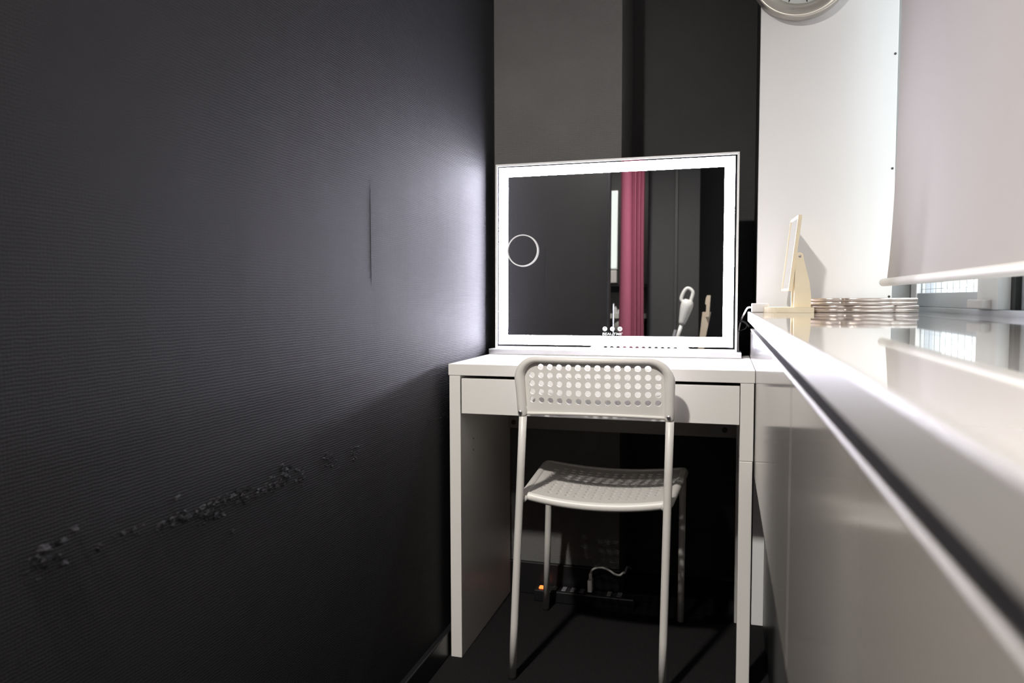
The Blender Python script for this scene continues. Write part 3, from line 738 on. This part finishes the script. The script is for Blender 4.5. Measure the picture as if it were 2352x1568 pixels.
# cordless stick vacuum
vc = thing('stick_vacuum', 'ivory cordless stick vacuum leaning upright, reflected at lower right of the mirror', 'vacuum', (0.14, -2.6, 0.0))
VY = -2.6
A0, A1 = Vector((0.386, VY, 0.852)), Vector((0.424, VY, 1.000))
ax = (A1 - A0)
bm = bmesh.new()
sweep(bm, [A0 + ax * t for t in (-0.02, 0.03, .12, .3, .5, .7, .85, .95, 1.05, 1.12)], [0.014, 0.021, .024, .029, .034, .039, .041, .040, .034, .022], seg=24, round_end=False)
vb = obj('body', bm, 'vac', vc, smooth=True)
bm = bmesh.new()
sweep(bm, catmull([(0.392, VY, 1.000), (0.381, VY, 1.022), (0.392, VY, 1.058), (0.408, VY, 1.084), (0.424, VY, 1.093), (0.442, VY, 1.085), (0.456, VY, 1.066), (0.452, VY, 1.040), (0.445, VY, 1.015), (0.440, VY, 0.99)], 6), 0.0115, seg=14)
obj('handle', bm, 'vac', vc, smooth=True)
bm = bmesh.new()
d = ax.normalized(); s_ = Vector((d.z, 0, -d.x)); c = A0 + ax * 0.42 + s_ * 0.012 + Vector((0, 0.0345, 0))
V = [bm.verts.new(c + d * a + s_ * b + Vector((0, y, 0))) for y in (-0.012, 0.0) for a, b in ((-.026, -.004), (-.026, .004), (.026, .006), (.026, -.002))]
for f in ((0, 1, 2, 3), (7, 6, 5, 4), (0, 4, 5, 1), (1, 5, 6, 2), (2, 6, 7, 3), (3, 7, 4, 0)): bm.faces.new([V[i] for i in f])
obj('label_plate', bm, 'greyplastic', vb, label='dark oblong label')
bm = bmesh.new(); sweep(bm, [(0.386, VY, 0.853), (0.361, VY, 0.774), (0.150, VY, 0.060)], 0.0125, seg=16); obj('pipe', bm, 'vac', vc, smooth=True)
obj('nozzle', B(0.075, 0.215, VY - 0.045, VY + 0.045, 0.0, 0.060, bev=0.012, seg=3), 'vac', vc)
bm = bmesh.new(); prism(bm, [(0.338, 0.818), (0.354, 0.816), (0.318, 0.66), (0.298, 0.66)], 1, VY - 0.012, VY + 0.014); obj('attachment', bm, 'greyplastic', vc)
# wooden stand
ws = thing('wooden_stand', 'pale wooden post with a stepped top, reflected at the lower right edge of the mirror', 'stand', (0.45, -2.4, 0.0))
bm = bmesh.new(); prism(bm, [(0.40, 0.0), (0.45, 0.0), (0.548, 0.781), (0.578, 0.932), (0.525, 0.932), (0.510, 0.781)], 1, -2.42, -2.40); obj('board', bm, 'card', ws)
bm = bmesh.new(); prism(bm, [(0.545, 0.90), (0.566, 0.90), (0.574, 1.036), (0.553, 1.036), (0.546, 1.020), (0.541, 0.982), (0.549, 0.976)], 1, -2.40, -2.375); obj('upright', bm, 'card', ws)

# ================================================================== OUTSIDE
gd = obj('ground', B(1.6, 40, -30, 40, -6.2, -6.0), 'asphalt'); gd['kind'] = 'structure'; tag(gd, 'street level outside the window', 'ground')
bd = thing('building', 'pale building across the street seen through the gap below the blind', 'building', (9.5, 8, -6.0))
obj('wall', B(9.0, 12.0, -8, 26, -6.0, 6.0), 'facade', bd)
obj('brick_band', B(8.94, 9.0, -8, 26, -0.6, 0.55), 'facade2', bd)
for k in range(16):
    y = -6 + k * 2.0
    f_ = obj('window', B(8.93, 9.0, y, y + 1.1, 0.75, 2.0), 'ring', bd)
    obj('pane', B(8.91, 8.94, y + 0.06, y + 1.04, 0.80, 1.94), 'pane_far', f_)

# ================================================================== LAMPS
def downlight(x, y, watt, label, size=0.13, col=(1.0, 0.95, 0.89)):
    d = thing('downlight', label, 'lamp', (x, y, CEIL - 0.06), 'ceiling downlights')
    obj('housing', lathe(bmesh.new(), [(0.075, 0.06), (0.082, 0.055), (0.082, 0.0), (0.072, 0.0), (0.070, 0.02), (0.070, 0.05)], (x, y, CEIL - 0.06), 'Z', 36), 'ring', d)
    obj('lens', lathe(bmesh.new(), [(0.070, 0.018), (0.070, 0.022)], (x, y, CEIL - 0.06), 'Z', 36), 'downlight', d)
    l = bpy.data.lights.new('downlight_bulb', 'AREA'); l.shape = 'DISK'; l.size = size; l.energy = watt; l.color = col
    o = bpy.data.objects.new('downlight_bulb', l); COL.objects.link(o); o.parent = d; o.location = (0, 0, 0.012)
downlight(0.012, -1.82, DOWNLIGHT_W, 'round ceiling downlight close to the ribbed wall above the camera')
downlight(-0.25, -3.55, REAR_W, 'unseen ceiling downlight added to light the washbasin alcove')  # added lamp, out of view, brightens the washbasin area
